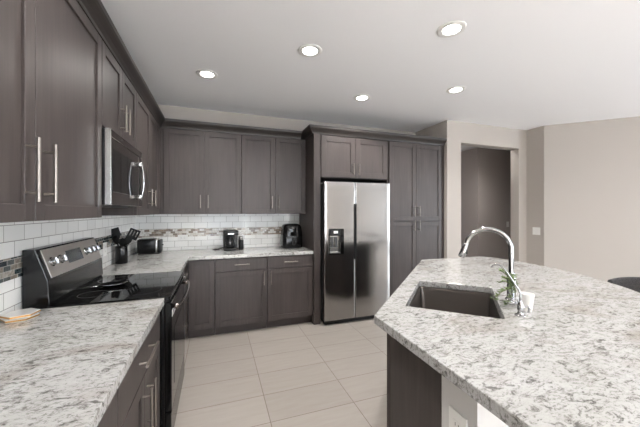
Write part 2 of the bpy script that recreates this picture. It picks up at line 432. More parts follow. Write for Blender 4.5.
TL = facing_left(0.31)        # left wall uppers: door face at x = .33
TBU = facing_back(YB - 0.31)  # back uppers: door face at YB-.33
UZ0, UZ1 = 1.372, 2.366
g_up = 'grey brown wall cabinets'
c = cab('wall_cabinet', 'large grey-brown wall cabinet nearest the camera, two tall shaker doors', TL, 0.676, 1.934, UZ0, UZ1, 0.3075)
door(TL, c, 0.676, 1.298, UZ0, UZ1 - 0.006, 1.243, 1.546, 0.215)
door(TL, c, 1.298, 1.934, UZ0, UZ1 - 0.006, 1.353, 1.546, 0.215)
c = cab('wall_cabinet', 'short two-door grey-brown wall cabinet directly above the microwave', TL, 1.936, 2.686, 1.885, UZ1, 0.3075)
door(TL, c, 1.936, 2.311, 1.885, UZ1 - 0.006, 2.270, 2.02, 0.175)
door(TL, c, 2.311, 2.686, 1.885, UZ1 - 0.006, 2.352, 2.02, 0.175)
c = cab('wall_cabinet', 'grey-brown wall cabinet between the microwave and the room corner', TL, 2.688, 3.70, UZ0, UZ1, 0.3075)
door(TL, c, 2.688, 3.194, UZ0, UZ1 - 0.006, 3.105, 1.535, 0.155)
door(TL, c, 3.194, 3.70, UZ0, UZ1 - 0.006, 3.285, 1.535, 0.155)
# corner filler
tagm(MB().box((0.002, 3.702, UZ0), (0.310, YB - 0.002, UZ1)).box((0.310, YB - 0.31, UZ0), (0.360, YB - 0.002, UZ1)).build('corner_cabinet', M_WOOD),
     'blind corner wall cabinet block where left and back cabinets meet', 'cabinet')
c = cab('wall_cabinet', 'back-wall upper cabinet, the two-door one in the corner above the toaster', TBU, 0.362, 1.221, UZ0, UZ1, 0.3075)
door(TBU, c, 0.362, 0.795, UZ0, UZ1 - 0.006, 0.752, 1.52, 0.155)
door(TBU, c, 0.795, 1.221, UZ0, UZ1 - 0.006, 0.838, 1.52, 0.155)
c = cab('wall_cabinet', 'back-wall upper cabinet beside the fridge, two doors above the coffee maker', TBU, 1.223, 2.062, UZ0, UZ1, 0.3075)
door(TBU, c, 1.223, 1.648, UZ0, UZ1 - 0.006, 1.605, 1.52, 0.155)
door(TBU, c, 1.648, 2.062, UZ0, UZ1 - 0.006, 1.691, 1.52, 0.155)
CROWN = [(-0.02, UZ1 + 0.0005), (0.022, UZ1 + 0.0005), (0.026, UZ1 + 0.014), (0.040, UZ1 + 0.034), (0.062, UZ1 + 0.056), (0.070, UZ1 + 0.068), (0.072, UZ1 + 0.094), (-0.02, UZ1 + 0.094)]
def crown(path, label):
    return tagm(MB().sweep(path, CROWN).build('crown_moulding', M_CROWN), label, 'moulding')
M_CROWN = mat('crown_wood', srgb(48, 43, 41), 0.4)
crown([(0.31, 0.676), (0.31, YB - 0.31), (1.992, YB - 0.31)], 'dark crown moulding capping the left and back wall cabinets')

# tall block: fridge enclosure and pantry
YT = 3.46
TT = facing_back(YT)          # door faces at 3.44
dpt = YB - YT - 0.002
e = thing('fridge_surround', 'tall dark wooden surround framing the fridge, cabinet above it', 'cabinet', (2.66, 3.78, 0))
MB(TT).box((2.066, -0.02, 0), (2.085, dpt, UZ1)).build('side_panel', M_WOOD, e)
MB(TT).box((2.0855, -0.02, 0.0), (2.152, 0.0, UZ1)).build('stile', M_WOOD, e)
MB(TT).box((2.1525, 0.0, 1.83), (3.138, dpt, UZ1)).build('body', M_WOOD, e)
door(TT, e, 2.162, 2.640, 1.838, UZ1 - 0.012, 2.600, 1.945, 0.15, 0.07)
door(TT, e, 2.640, 3.120, 1.838, UZ1 - 0.012, 2.680, 1.945, 0.15, 0.07)
MB(TT).box((3.1205, -0.0, 0.0), (3.14, dpt, 1.829)).build('divider_panel', M_WOOD, e)
pn = cab('pantry_cabinet', 'tall four-door grey-brown pantry cabinet right of the fridge', TT, 3.142, 4.05, 0.10, UZ1, dpt, toe=True)
for a0, a1, h in ((3.146, 3.586, 3.545), (3.586, 4.034, 3.628)):
    door(TT, pn, a0, a1, 1.272, UZ1 - 0.012, h, 1.405, 0.14, 0.062)
    door(TT, pn, a0, a1, 0.11, 1.258, h, 1.205, 0.14, 0.062)
MB(TT).box((4.0505, -0.015, 0.0), (4.083, 0.01, UZ1)).build('filler_strip', M_WOOD, pn)
tagm(MB().sweep([(2.066, YB - 0.002), (2.066, YT - 0.0), (4.083, YT - 0.0)], CROWN[:]).build('crown_moulding', M_CROWN),
     'dark crown moulding capping the fridge surround and pantry', 'moulding')

# base cabinets
TLB = facing_left(0.61)       # faces at x=.63
TBB = facing_back(YB - 0.61)  # faces at Y=3.4685
BZ0, BZ1 = 0.105, 0.872
c = cab('base_cabinet', 'base cabinet below the near counter, drawer over two doors, beside the range', TLB, 1.095, 1.838, BZ0, BZ1, 0.6, toe=True)
drawer(TLB, c, 1.095, 1.838, 0.695, BZ1 - 0.006, 1.462, 0.782, 0.24)
door(TLB, c, 1.095, 1.467, BZ0 + 0.004, 0.689, 1.432, 0.535, 0.22)
door(TLB, c, 1.467, 1.838, BZ0 + 0.004, 0.689, 1.514, 0.535, 0.22)
c = cab('base_cabinet', 'base cabinet at the bottom left, only its plain front edge showing', TLB, 0.352, 1.093, BZ0, BZ1, 0.6, toe=True)
drawer(TLB, c, 0.352, 1.093, 0.695, BZ1 - 0.006, 0.50, 0.782, 0.2)
door(TLB, c, 0.352, 0.722, BZ0 + 0.004, 0.689); door(TLB, c, 0.722, 1.093, BZ0 + 0.004, 0.689)
c = cab('drawer_cabinet', 'three-drawer base cabinet between the range and the corner', TLB, 2.645, 3.44, BZ0, BZ1, 0.6, toe=True)
for z0, z1, zh in ((0.70, BZ1 - 0.006, 0.80), (0.405, 0.694, 0.575), (BZ0 + 0.004, 0.399, 0.30)):
    drawer(TLB, c, 2.645, 3.40, z0, z1, 3.02, zh, 0.2)
c = cab('base_cabinet', 'corner base cabinet on the back wall, one narrow full-height door', TBB, 0.634, 0.914, BZ0, BZ1, 0.6, toe=True)
door(TBB, c, 0.650, 0.914, BZ0 + 0.004, BZ1 - 0.006)
c = cab('base_cabinet', 'back base cabinet below the coffee maker, drawer over one door', TBB, 0.916, 1.497, BZ0, BZ1, 0.6, toe=True)
drawer(TBB, c, 0.916, 1.497, 0.728, BZ1 - 0.006, 1.207, 0.80, 0.165)
door(TBB, c, 0.916, 1.497, BZ0 + 0.004, 0.720, 1.455, 0.625, 0.16)
c = cab('base_cabinet', 'back base cabinet below the air fryer, drawer over one door, beside the fridge', TBB, 1.499, 2.064, BZ0, BZ1, 0.6, toe=True)
drawer(TBB, c, 1.499, 2.060, 0.728, BZ1 - 0.006, 1.78, 0.80, 0.165)
door(TBB, c, 1.499, 2.060, BZ0 + 0.004, 0.720, 1.541, 0.625, 0.16)

# counters
def slab(name, outer, z0, z1, hole=None, bev=0.004, label='', cat='countertop'):
    bm = bmesh.new()
    def loop(pts):
        vs = [bm.verts.new((x, y, z1)) for x, y in pts]
        return [bm.edges.new((vs[i], vs[(i + 1) % len(vs)])) for i in range(len(vs))]
    ed = loop(outer)
    if hole: ed += loop(hole)
    bmesh.ops.triangle_fill(bm, use_beauty=True, use_dissolve=False, edges=ed)
    r = bmesh.ops.extrude_face_region(bm, geom=bm.faces[:])
    for v in r['geom']:
        if isinstance(v, bmesh.types.BMVert): v.co.z = z0
    mb = MB(); mb.bm.free(); mb.bm = bm
    o = mb.build(name, M_QUARTZ)
    md = o.modifiers.new('bevel', 'BEVEL'); md.width = bev; md.segments = 2; md.limit_method = 'ANGLE'; md.angle_limit = math.radians(50)
    return tagm(o, label, cat)
CT0, CT1 = 0.874, 0.914
slab('countertop', [(0.0122, 0.20), (0.648, 0.20), (0.648, 1.866), (0.0122, 1.866)], CT0, CT1, label='speckled light quartz countertop in the near left foreground')
slab('countertop', [(0.0122, 2.634), (0.648, 2.634), (0.648, YB - 0.648), (2.064, YB - 0.648), (2.064, YB - 0.0122), (0.0122, YB - 0.0122)], CT0, CT1,
     label='L-shaped quartz countertop turning the far corner behind the range')

# ------------------------------------------------------------------ island
U = Vector((1, 1)).normalized(); Wv = Vector((1, -1)).normalized()
SC0 = Vector((2.228, 1.352))
def isl(u, w): p = SC0 + U * u + Wv * w; return (p.x, p.y)
outer = [(1.63, 1.222), (2.894, 2.462), (3.69, 2.43)]
cx, cy, R = 1.96, 2.12, 1.764
a_s = math.atan2(2.36 - cy, math.sqrt(R * R - (2.36 - cy) ** 2)); a_e = -math.radians(90)
arc = [(cx + R * math.cos(a_s + (a_e - a_s) * k / 40), cy + R * math.sin(a_s + (a_e - a_s) * k / 40)) for k in range(41)]
outer = outer[:2] + [(3.66, 2.43)] + arc[1:] + [(1.598, 0.356)]
def rrect(hu, hw, r, n=5):
    pts = []
    for su, sw, a0 in ((1, 1, 0), (-1, 1, 90), (-1, -1, 180), (1, -1, 270)):
        for k in range(n + 1):
            a = math.radians(a0 + 90 * k / n)
            pts.append((su * (hu - r) + r * math.cos(a), sw * (hw - r) + r * math.sin(a)))
    return pts
slab('island_countertop', outer, CT0, CT1, [isl(u, w) for u, w in rrect(0.308, 0.222, 0.018)], label='large angled quartz island countertop with sink cutout and curved seating side')
# island cabinetry: open-topped carcass of panels
ic = thing('island_cabinet', 'dark wooden island cabinet below the quartz top, angled front', 'cabinet', (2.4, 1.5, 0))
P = [Vector((1.692, 1.180)), Vector((2.900, 2.368)), Vector((3.32, 2.368)), Vector((3.32, 1.95)), Vector((2.10, 0.845)), Vector((1.692, 0.845))]
def panel(mb, p, q, th, z0, z1):
    d = (q - p).normalized(); n = Vector((d.y, -d.x))
    mb.prism([tuple(p), tuple(q), tuple(q + n * th), tuple(p + n * th)], z0, z1)
mb = MB()
for i in range(6): panel(mb, P[i], P[(i + 1) % 6], 0.018, 0.0 if i in (5, 1) else 0.1, CT0 - 0.0008)
mb.build('body', M_WOOD, ic)
MB().box((1.684, 0.846, 0.0), (1.6915, 1.158, CT0 - 0.001), 0.001).build('end_panel', M_WOOD, ic)
mb = MB(); panel(mb, P[0] + Wv * 0.07 + U * 0.05, P[1] + Wv * 0.07, 0.018, 0, 0.1); mb.build('toe_kick', M_TOE, ic)
# doors on the angled front
ang = math.radians(45)
_l = (P[1] - P[0]).length
TI = Matrix.Translation((P[1].x, P[1].y, 0)) @ Matrix.Rotation(math.radians(180) + math.atan2((P[1] - P[0]).y, (P[1] - P[0]).x), 4, 'Z')
for k in range(4):
    a0 = 0.01 + k * (_l - 0.02) / 4; a1 = 0.01 + (k + 1) * (_l - 0.02) / 4
    o = door_mesh(TI, a0 + 0.002, a1 - 0.002, 0.11, 0.866); 
    o = o.build('door', M_WOOD, ic)
    sub_handle(TI, a1 - 0.045 if k % 2 == 0 else a0 + 0.045, 0.72, 0.17, True, o)
kw = [(1.685, 0.843), (1.685, 0.691), (2.46, 0.691), (3.42, 1.56), (3.42, 2.368), (3.322, 2.368), (3.322, 1.940), (2.11, 0.843)]
struct(MB().prism(kw, 0, CT0 - 0.0008).build('wall_island_knee', M_KNEE))
struct(MB().box((1.673, 0.679, 0), (1.684, 0.843, 0.09)).box((1.673, 0.679, 0), (2.44, 0.690, 0.09)).build('baseboard_island', M_TRIMW))
# sink
TS = Matrix.Translation((SC0.x, SC0.y, 0)) @ Matrix(((U.x, Wv.x, 0, 0), (U.y, Wv.y, 0, 0), (0, 0, 1, 0), (0, 0, 0, 1)))
def sink():
    s = thing('kitchen_sink', 'single-bowl stainless undermount sink set in the island', 'sink', (SC0.x, SC0.y, 0.66))
    t = bmesh.new(); rings = []
    prof = [(0.335, 0.249, 0.02, CT0 - 0.001), (0.304, 0.218, 0.018, CT0 - 0.001), (0.300, 0.214, 0.02, CT0 - 0.02), (0.293, 0.207, 0.03, 0.70), (0.280, 0.194, 0.035, 0.672), (0.06, 0.06, 0.05, 0.664)]
    for hu, hw, r, z in prof: rings.append([t.verts.new((p[0], p[1], z)) for p in rrect(hu, hw, r, 5)])
    n = len(rings[0])
    for A, B in zip(rings, rings[1:]):
        for k in range(n): t.faces.new((A[k], A[(k + 1) % n], B[(k + 1) % n], B[k]))
    t.faces.new(rings[-1])
    mb = MB(TS); mb._in(t); o = mb.build('basin', M_SINK, s, smooth=40)
    md = o.modifiers.new('sol', 'SOLIDIFY'); md.thickness = 0.0012; md.offset = -1
    MB(TS).lathe([(0.044, 0.0), (0.044, 0.003), (0.03, 0.004), (0.028, 0.001)], 24, (0, 0, 0.6645)).build('drain', M_CHROME, s, smooth=40)
sink()
# main faucet
def faucet():
    bx, by = 2.468, 1.178; D = -Wv
    s = thing('kitchen_faucet', 'tall chrome gooseneck pull-down faucet behind the sink', 'faucet', (bx, by, CT1))
    MB().lathe([(0.030, 0.0), (0.030, 0.006), (0.024, 0.012), (0.0215, 0.02), (0.0205, 0.13), (0.0165, 0.15), (0.0165, 0.155)], 28, (bx, by, CT1 + 0.0002)).build('base', M_CHROME, s, smooth=40)
    r = 0.113; zc = 1.192; pts = [(bx, by, CT1 + 0.15), (bx, by, 1.12)]
    for k in range(17):
        a = math.pi * k / 16 * 0.93
        o = r * (1 - math.cos(a)); pts.append((bx + D.x * o, by + D.y * o, zc + r * math.sin(a)))
    MB().tube(pts, 0.0125, 16).build('spout', M_CHROME, s, smooth=60)
    e0 = Vector(pts[-1]); e1 = e0 + (Vector(pts[-1]) - Vector(pts[-2])).normalized() * 0.085
    d = (e1 - e0); 
    h = MB().tube([e0, e0 + d * 0.1, e0 + d * 0.5, e0 + d * 0.9, e1], [0.0125, 0.0155, 0.017, 0.0195, 0.0175], 16).build('spray_head', M_CHROME, s, smooth=60)
    m = e0 + d * 0.6; 
    b = MB().box((m.x - 0.004 + 0.013, m.y - 0.004 - 0.013, m.z - 0.014), (m.x + 0.004 + 0.013, m.y + 0.004 - 0.013, m.z + 0.014)).build('button', M_BLACK, h)
    hx = U * 1
    p0 = Vector((bx, by, CT1 + 0.085))
    MB().tube([p0 + Vector((hx.x, hx.y, 0)) * 0.018, p0 + Vector((hx.x, hx.y, 0)) * 0.04], 0.012, 16).tube(
        [p0 + Vector((hx.x, hx.y, 0)) * 0.034, p0 + Vector((hx.x * 0.04, hx.y * 0.04, 0.04)), p0 + Vector((hx.x * 0.052, hx.y * 0.052, 0.105))], [0.005, 0.0048, 0.004], 10).build('lever', M_CHROME, s, smooth=60)
faucet()
def filter_tap():
    bx, by = 2.275, 0.985
    s = thing('filter_tap', 'small slim chrome water filter tap at the sink corner nearest the camera', 'faucet', (bx, by, CT1))
    MB().lathe([(0.024, 0), (0.024, 0.004), (0.014, 0.010), (0.011, 0.02), (0.013, 0.026), (0.013, 0.05), (0.009, 0.058), (0.006, 0.066), (0.006, 0.08)], 22, (bx, by, CT1 + 0.0002)).build('base', M_CHROME, s, smooth=40)
    D = -Wv
    pr = [(0, 0.075), (0, 0.105), (0.006, 0.122), (0.055, 0.202), (0.068, 0.220), (0.083, 0.232), (0.098, 0.234), (0.110, 0.228), (0.119, 0.217)]
    MB().tube([(bx + D.x * o, by + D.y * o, CT1 + z) for o, z in pr], 0.0042, 10).build('spout', M_CHROME, s, smooth=60)
    MB().tube([(bx + 0.010, by - 0.004, CT1 + 0.040), (bx + 0.030, by - 0.012, CT1 + 0.046), (bx + 0.042, by - 0.012, CT1 + 0.030), (bx + 0.040, by - 0.010, CT1 + 0.012)], [0.006, 0.005, 0.006, 0.006], 10).build('lever', M_CHROME, s, smooth=60)
filter_tap()
tagm(MB().lathe([(0.0, 0.0), (0.022, 0.0), (0.025, 0.02), (0.031, 0.068), (0.033, 0.084), (0.031, 0.084), (0.028, 0.066), (0.022, 0.006), (0.0, 0.005)], 28, (2.376, 1.026, CT1 + 0.0004), cap=False).build('cup', M_CERAMIC, smooth=50),
     'small empty white cup standing beside the slim filter tap', 'cup')
def herb():
    vx, vy = 2.432, 1.128
    s = thing('leafy_sprigs', 'leafy green sprigs in a small clear glass vase by the faucet', 'plant', (vx, vy, CT1))
    MB().lathe([(0.0, 0.0), (0.017, 0.0), (0.019, 0.01), (0.014, 0.035), (0.012, 0.055), (0.015, 0.065), (0.0138, 0.065), (0.0108, 0.055), (0.0125, 0.035), (0.017, 0.012), (0.0, 0.004)], 22, (vx, vy, CT1 + 0.0004), cap=False).build('vase', M_GLASS, s, smooth=50)
    rnd = random.Random(5)
    for i in range(9):
        out = -Wv * (0.3 + 0.6 * rnd.random()) - U * (0.1 + 0.7 * rnd.random()) if i < 7 else (U * 0.25 - Wv * 0.4 * rnd.random())
        L = 0.09 + 0.06 * rnd.random(); drop = -0.04 - 0.05 * rnd.random() if i in (1, 3, 5) else 0.03 + 0.06 * rnd.random()
        if i in (0, 4): drop = 0.10; L *= 0.75
        z0 = CT1 + 0.02; pts = []
        for k in range(8):
            f = k / 7
            if f < 0.3: pts.append(Vector((vx + out.x * 0.01 * f, vy + out.y * 0.01 * f, z0 + 0.055 * f / 0.3)))
            else:
                g = (f - 0.3) / 0.7
                pts.append(Vector((vx + out.x * L * g, vy + out.y * L * g, max(CT1 + 0.012, z0 + 0.055 + 0.02 * math.sin(g * 3.1) + drop * g))))
        st = MB().tube(pts, 0.0013, 6).build('stem', M_STEM, s, smooth=60)
        lv = MB()
        for k in range(3, 8):
            p = pts[k]
            for q in range(5):
                a = rnd.random() * 6.28; d = Vector((math.cos(a), math.sin(a), rnd.uniform(-0.3, 0.8))).normalized(); ll = rnd.uniform(0.016, 0.028)
                sd = d.cross(Vector((0, 0, 1))).normalized() * ll * 0.28; up = Vector((0, 0, 0.002))
                t = bmesh.new()
                a_ = t.verts.new(p); b_ = t.verts.new(p + d * ll * 0.45 + sd + up); c_ = t.verts.new(p + d * ll); d_ = t.verts.new(p + d * ll * 0.45 - sd + up); m_ = t.verts.new(p + d * ll * 0.5 - up * 0.6)
                for tri in ((a_, b_, m_), (b_, c_, m_), (c_, d_, m_), (d_, a_, m_)): t.faces.new(tri)
                lv._in(t)
        o = lv.build('leaves', M_LEAF, None); o.parent = st
        md = o.modifiers.new('sol', 'SOLIDIFY'); md.thickness = 0.0006
herb()

# ------------------------------------------------------------------ fridge
def fridge():
    x0, x1, xs, yf, z1 = 2.172, 3.095, 2.587, 3.335, 1.770
    f = thing('refrigerator', 'stainless side-by-side refrigerator with a water dispenser', 'refrigerator', ((x0 + x1) / 2, 3.7, 0))
    MB().box((x0 + 0.006, yf + 0.075, 0.03), (x1 - 0.006, 4.05, z1 - 0.02), 0.004).build('body', M_DARKGREY, f)
    MB().box((x0 + 0.01, yf + 0.03, 0.012), (x1 - 0.01, yf + 0.09, 0.055), 0.002).build('grille', M_BLACK, f)
    # slightly bowed doors
    def dr(a, b, cut=None):
        prof = [(a, yf + 0.014), (a + 0.003, yf + 0.0115), (a + 0.008, yf + 0.0105)]
        for k in range(1, 12):
            t = k / 12; prof.append((a + (b - a) * t, yf + 0.010 - 0.0015 * (1 - (2 * t - 1) ** 2)))
        prof += [(b - 0.008, yf + 0.0105), (b - 0.003, yf + 0.0115), (b, yf + 0.014)]
        return prof + [(b, yf + 0.070), (a, yf + 0.070)]
    # freezer door built around the dispenser recess
    dx0, dx1, dz0, dz1 = 2.228, 2.425, 0.872, 1.188
    dl = dr(x0, xs - 0.004)
    def clip(poly, lo, hi):
        out = []
        front = [p for p in poly[:-2]]
        import bisect
        def yat(x):
            for (xa, ya), (xb, yb) in zip(front, front[1:]):
                if xa <= x <= xb: return ya + (yb - ya) * (x - xa) / (xb - xa)
        pts = [(lo, yat(lo))] + [p for p in front if lo < p[0] < hi] + [(hi, yat(hi))]
        return pts + [(hi, yf + 0.07), (lo, yf + 0.07)]
    mb = MB()
    mb.prism(dl, 0.06, dz0).prism(dl, dz1, z1)
    mb.prism(clip(dl, x0, dx0), dz0, dz1).prism(clip(dl, dx1, xs - 0.004), dz0, dz1)
    left = mb.build('door', M_FRIDGE, f, smooth=40)
    right = MB().prism(dr(xs + 0.004, x1), 0.06, z1).build('door', M_FRIDGE, f, smooth=40)
    MB().box((xs - 0.0035, yf + 0.012, 0.06), (xs + 0.0035, yf + 0.065, z1 - 0.002), 0).build('door_gap', M_BLACK, f)
    for nm, o, xa, xb in (('recess_handle', left, xs - 0.020, xs - 0.0042), ('recess_handle', right, xs + 0.0042, xs + 0.016)):
        h = MB().box((xa, yf + 0.001, 0.80), (xb, yf + 0.02, 1.50), 0.003).build(nm, M_BLACK, None); h.parent = o
    d = MB().box((dx0, yf + 0.045, dz0), (dx1, yf + 0.069, dz1), 0)
    d.box((dx0, yf - 0.004, dz0), (dx0 + 0.008, yf + 0.045, dz1)).box((dx0, yf - 0.004, dz0), (dx1, yf + 0.045, dz0 + 0.012)).box((dx0, yf - 0.004, dz1 - 0.008), (dx1, yf + 0.045, dz1))
    dsp = d.build('dispenser', M_GLOSS, f)
    q = MB().box((dx0 + 0.01, yf - 0.003, dz1 - 0.085), (dx1 - 0.05, yf + 0.044, dz1 - 0.01)).build('control_panel', M_BLACK, None); q.parent = dsp
    q = MB().box((dx1 - 0.048, yf - 0.002, dz0 + 0.014), (dx1, yf + 0.044, dz1 - 0.009)).build('side_strip', M_GLOSS, None); q.parent = dsp
    q = MB().box((dx0 + 0.06, yf - 0.0045, dz1 - 0.055), (dx0 + 0.115, yf - 0.0025, dz1 - 0.025), 0).build('display', M_WHITE, None); q.parent = dsp
    q = MB().box((dx0 + 0.012, yf + 0.036, dz0 + 0.014), (dx1 - 0.05, yf + 0.0448, dz1 - 0.087), 0.001).build('back_plate', M_STEEL, None); q.parent = dsp
    q = MB().box((dx0 + 0.03, yf + 0.012, dz0 + 0.09), (dx0 + 0.062, yf + 0.036, dz1 - 0.10)).box((dx0 + 0.085, yf + 0.012, dz0 + 0.09), (dx0 + 0.115, yf + 0.036, dz1 - 0.10)).build('paddle', M_DARKGREY, None); q.parent = dsp
    q = MB().box((dx0 + 0.012, yf - 0.003, dz0 + 0.0125), (dx1 - 0.05, yf + 0.035, dz0 + 0.028)).build('drip_tray', M_STEEL, None); q.parent = dsp
    for sx in (x0 + 0.05, x1 - 0.05):
        MB().lathe([(0.02, 0.0), (0.02, 0.03)], 16, (sx, yf + 0.12, 0)).build('foot', M_BLACK, f)
        MB().lathe([(0.02, 0.0), (0.02, 0.03)], 16, (sx, 3.98, 0)).build('foot', M_BLACK, f)
fridge()

# ------------------------------------------------------------------ range
def rng():
    y0, y1 = 1.872, 2.628; xf = 0.655
    s = thing('kitchen_range', 'freestanding black and stainless electric range with glass cooktop', 'range', (0.33, 2.25, 0))
    MB().box((0.03, y0, 0.02), (xf - 0.006, y1, 0.905), 0.003).build('body', M_BLKENAMEL, s)
    MB().box((0.10, y0, 0.9055), (xf + 0.02, y1, 0.921), 0.004, 2).build('cooktop', M_GLOSS, s)
    # backguard: profile in x-z extruded along y
    prof = [(0.014, 0.906), (0.112, 0.906), (0.125, 0.935), (0.118, 1.05), (0.066, 1.212), (0.014, 1.212)]
    t = bmesh.new(); A = [t.verts.new((x, y0, z)) for x, z in prof]; B = [t.verts.new((x, y1, z)) for x, z in prof]
    for i in range(6): t.faces.new((A[i], A[(i + 1) % 6], B[(i + 1) % 6], B[i]))
    t.faces.new(A); t.faces.new(B[::-1]); bmesh.ops.recalc_face_normals(t, faces=t.faces)
    bmesh.ops.bevel(t, geom=t.edges[:], offset=0.004, segments=2, profile=0.5, affect='EDGES')
    bgd = MB()._in(t).build('backguard', M_BLKENAMEL, s)
    # tilted frame for panel items: local (a along y, t outwards, h up the slope)
    sl = Vector((0.066 - 0.118, 0, 1.212 - 1.05)).normalized(); nn = Vector((sl.z, 0, -sl.x))
    TP = Matrix(((0, nn.x, sl.x, 0.118), (1, 0, 0, 0), (0, nn.z, sl.z, 1.05), (0, 0, 0, 1)))
    p = MB(TP).box((y0 + 0.035, 0.0003, 0.008), (y1 - 0.012, 0.004, 0.162), 0.001).build('control_panel', M_STEELP, s)
    q = MB(TP).box((2.135, 0.0042, 0.050), (2.335, 0.0056, 0.125), 0.0005).build('display', M_TICKER, s)
    for k, a in enumerate((1.965, 2.06, 2.40, 2.475, 2.55)):
        o = MB(TP @ Matrix.Translation((a, 0.0043, 0.088)) @ Matrix.Rotation(math.radians(-90), 4, 'X')).lathe([(0.026, 0), (0.026, 0.003), (0.021, 0.006), (0.019, 0.024), (0.0, 0.0255)], 24, cap=False).box((-0.004, -0.018, 0.022), (0.004, 0.018, 0.031)).build('knob', M_CHROME, s, smooth=40)
    # front: control strip, door, drawer
    MB().box((xf - 0.0055, y0 + 0.002, 0.885), (xf + 0.022, y1 - 0.002, 0.903), 0.003).build('front_trim', M_BLKENAMEL, s)
    d = MB().box((xf - 0.0055, y0 + 0.002, 0.255), (xf + 0.030, y1 - 0.002, 0.880), 0.004).build('oven_door', M_GLOSS, s)
    w = MB().box((xf + 0.0302, y0 + 0.11, 0.36), (xf + 0.0315, y1 - 0.11, 0.70), 0.0004).build('oven_window', M_GLOSS, None); w.parent = d
    h = MB(); pts = []
    for k in range(15):
        f = k / 14; y = y0 + 0.05 + (y1 - y0 - 0.10) * f; pts.append((xf + 0.060 + 0.022 * (1 - (2 * f - 1) ** 2), y, 0.842))
    h.tube(pts, 0.0095, 14)
    for y in (y0 + 0.065, y1 - 0.065): h.box((xf + 0.0305, y - 0.014, 0.829), (xf + 0.062, y + 0.014, 0.855), 0.004)
    o = h.build('door_handle', M_STEELD, None, smooth=50); o.parent = d
    MB().box((xf - 0.0055, y0 + 0.002, 0.075), (xf + 0.028, y1 - 0.002, 0.248), 0.004).build('drawer', M_BLKENAMEL, s)
    l = MB().box((xf + 0.0303, y0 + 0.012, 0.795), (xf + 0.031, y0 + 0.15, 0.832), 0).build('sticker', M_WHITE, None); l.parent = d
    l2 = MB().box((xf + 0.0312, y0 + 0.05, 0.803), (xf + 0.0315, y0 + 0.11, 0.824), 0).build('badge', M_DARKGREY, None); l2.parent = d
    for (x, y) in ((0.08, y0 + 0.05), (0.08, y1 - 0.05), (0.6, y0 + 0.05), (0.6, y1 - 0.05)):
        MB().lathe([(0.018, 0), (0.018, 0.02)], 14, (x, y, 0)).build('foot', M_BLACK, s)
    # printed burner rings
    for (x, y, r) in ((0.25, 2.06, 0.075), (0.25, 2.44, 0.095), (0.50, 2.06, 0.105), (0.50, 2.44, 0.08)):
        MB().lathe([(r, 0), (r, 0.0003), (r - 0.002, 0.0003), (r - 0.002, 0)], 48, (x, y, 0.9211), cap=False).build('burner_ring', M_DARKGREY, s)
rng()
def spoon_rest():
    s = thing('spoon_rest', 'black spoon rest with shiny rim lying on the glass cooktop', 'spoon rest', (0.30, 2.24, 0.921))
    T = Matrix.Translation((0.30, 2.24, 0.9216)) @ Matrix.Rotation(math.radians(205), 4, 'Z')
    MB(T @ Matrix.Diagonal((1.15, 0.85, 1, 1))).lathe([(0.0, 0.0008), (0.05, 0.0008), (0.066, 0.012), (0.070, 0.018), (0.066, 0.018), (0.05, 0.004), (0.0, 0.003)], 32, cap=False).build('bowl', M_BLKENAMEL, s, smooth=50)
    MB(T @ Matrix.Diagonal((1.15, 0.85, 1, 1))).lathe([(0.069, 0.0182), (0.0725, 0.0182), (0.0725, 0.0205), (0.069, 0.0205), (0.069, 0.0182)], 40, cap=False).build('rim', M_CHROME, s, smooth=50)
    MB(T).tube([(0.074, 0, 0.016), (0.11, 0.0, 0.014), (0.16, -0.004, 0.012), (0.20, -0.01, 0.014)], [0.010, 0.014, 0.013, 0.008], 12, flat=0.4).build('handle', M_CHROME, s, smooth=60)
spoon_rest()

# ------------------------------------------------------------------ microwave
def microwave():
    y0, y1, z0, z1, xf = 1.948, 2.682, 1.442, 1.872, 0.368
    s = thing('microwave', 'stainless over-the-range microwave mounted under the short cabinet', 'microwave', (0.2, 2.31, z0))
    MB().box((0.012, y0, z0), (xf - 0.029, y1, z1), 0.003).build('body', M_BLACK, s)
    MB().box((0.03, y0 + 0.06, z0 - 0.008), (xf - 0.08, y1 - 0.06, z0 - 0.0005), 0.001).build('vent', M_DARKGREY, s)
    MB().box((xf - 0.028, y0 + 0.002, z1 - 0.045), (xf, y1 - 0.002, z1), 0.003).build('top_grille', M_STEELD, s)
    d = MB().box((xf - 0.028, y0 + 0.002, z0 + 0.0), (xf, 2.575, z1 - 0.048), 0.003, 1).build('door', M_STEELD, s)
    e = MB().box((xf - 0.028, y0 - 0.004, z0), (xf + 0.0015, y0 + 0.0015, z1), 0.001).build('edge_strip', M_STEEL, s)
    w = MB().box((xf + 0.0002, y0 + 0.02, z0 + 0.075), (xf + 0.002, 2.565, z1 - 0.107), 0.0008).build('window', M_GLOSS, None); w.parent = d
    MB().box((xf - 0.028, 2.578, z0), (xf, y1 - 0.002, z1 - 0.048), 0.003, 1).build('control_panel', M_STEELD, s)
    cp = MB().box((xf + 0.0002, 2.588, z0 + 0.075), (xf + 0.002, y1 - 0.02, z1 - 0.107), 0.0008).build('keypad', M_GLOSS, s)
    lg = MB().lathe([(0.009, 0), (0.009, 0.0015)], 20, T=Matrix.Translation((xf + 0.0002, 2.16, z1 - 0.022)) @ Matrix.Rotation(math.radians(90), 4, 'Y')).build('badge', M_CHROME, s)
    pts = []
    for k in range(13):
        f = k / 12; pts.append((xf + 0.030 + 0.018 * (1 - (2 * f - 1) ** 2), 2.515, 1.500 + 0.262 * f))
    h = MB().tube(pts, 0.010, 14, flat=0.7)
    for z in (1.510, 1.752): h.box((xf + 0.0022, 2.497, z - 0.016), (xf + 0.036, 2.533, z + 0.016), 0.004)
    o = h.build('handle', M_CHROME, None, smooth=50); o.parent = d
microwave()

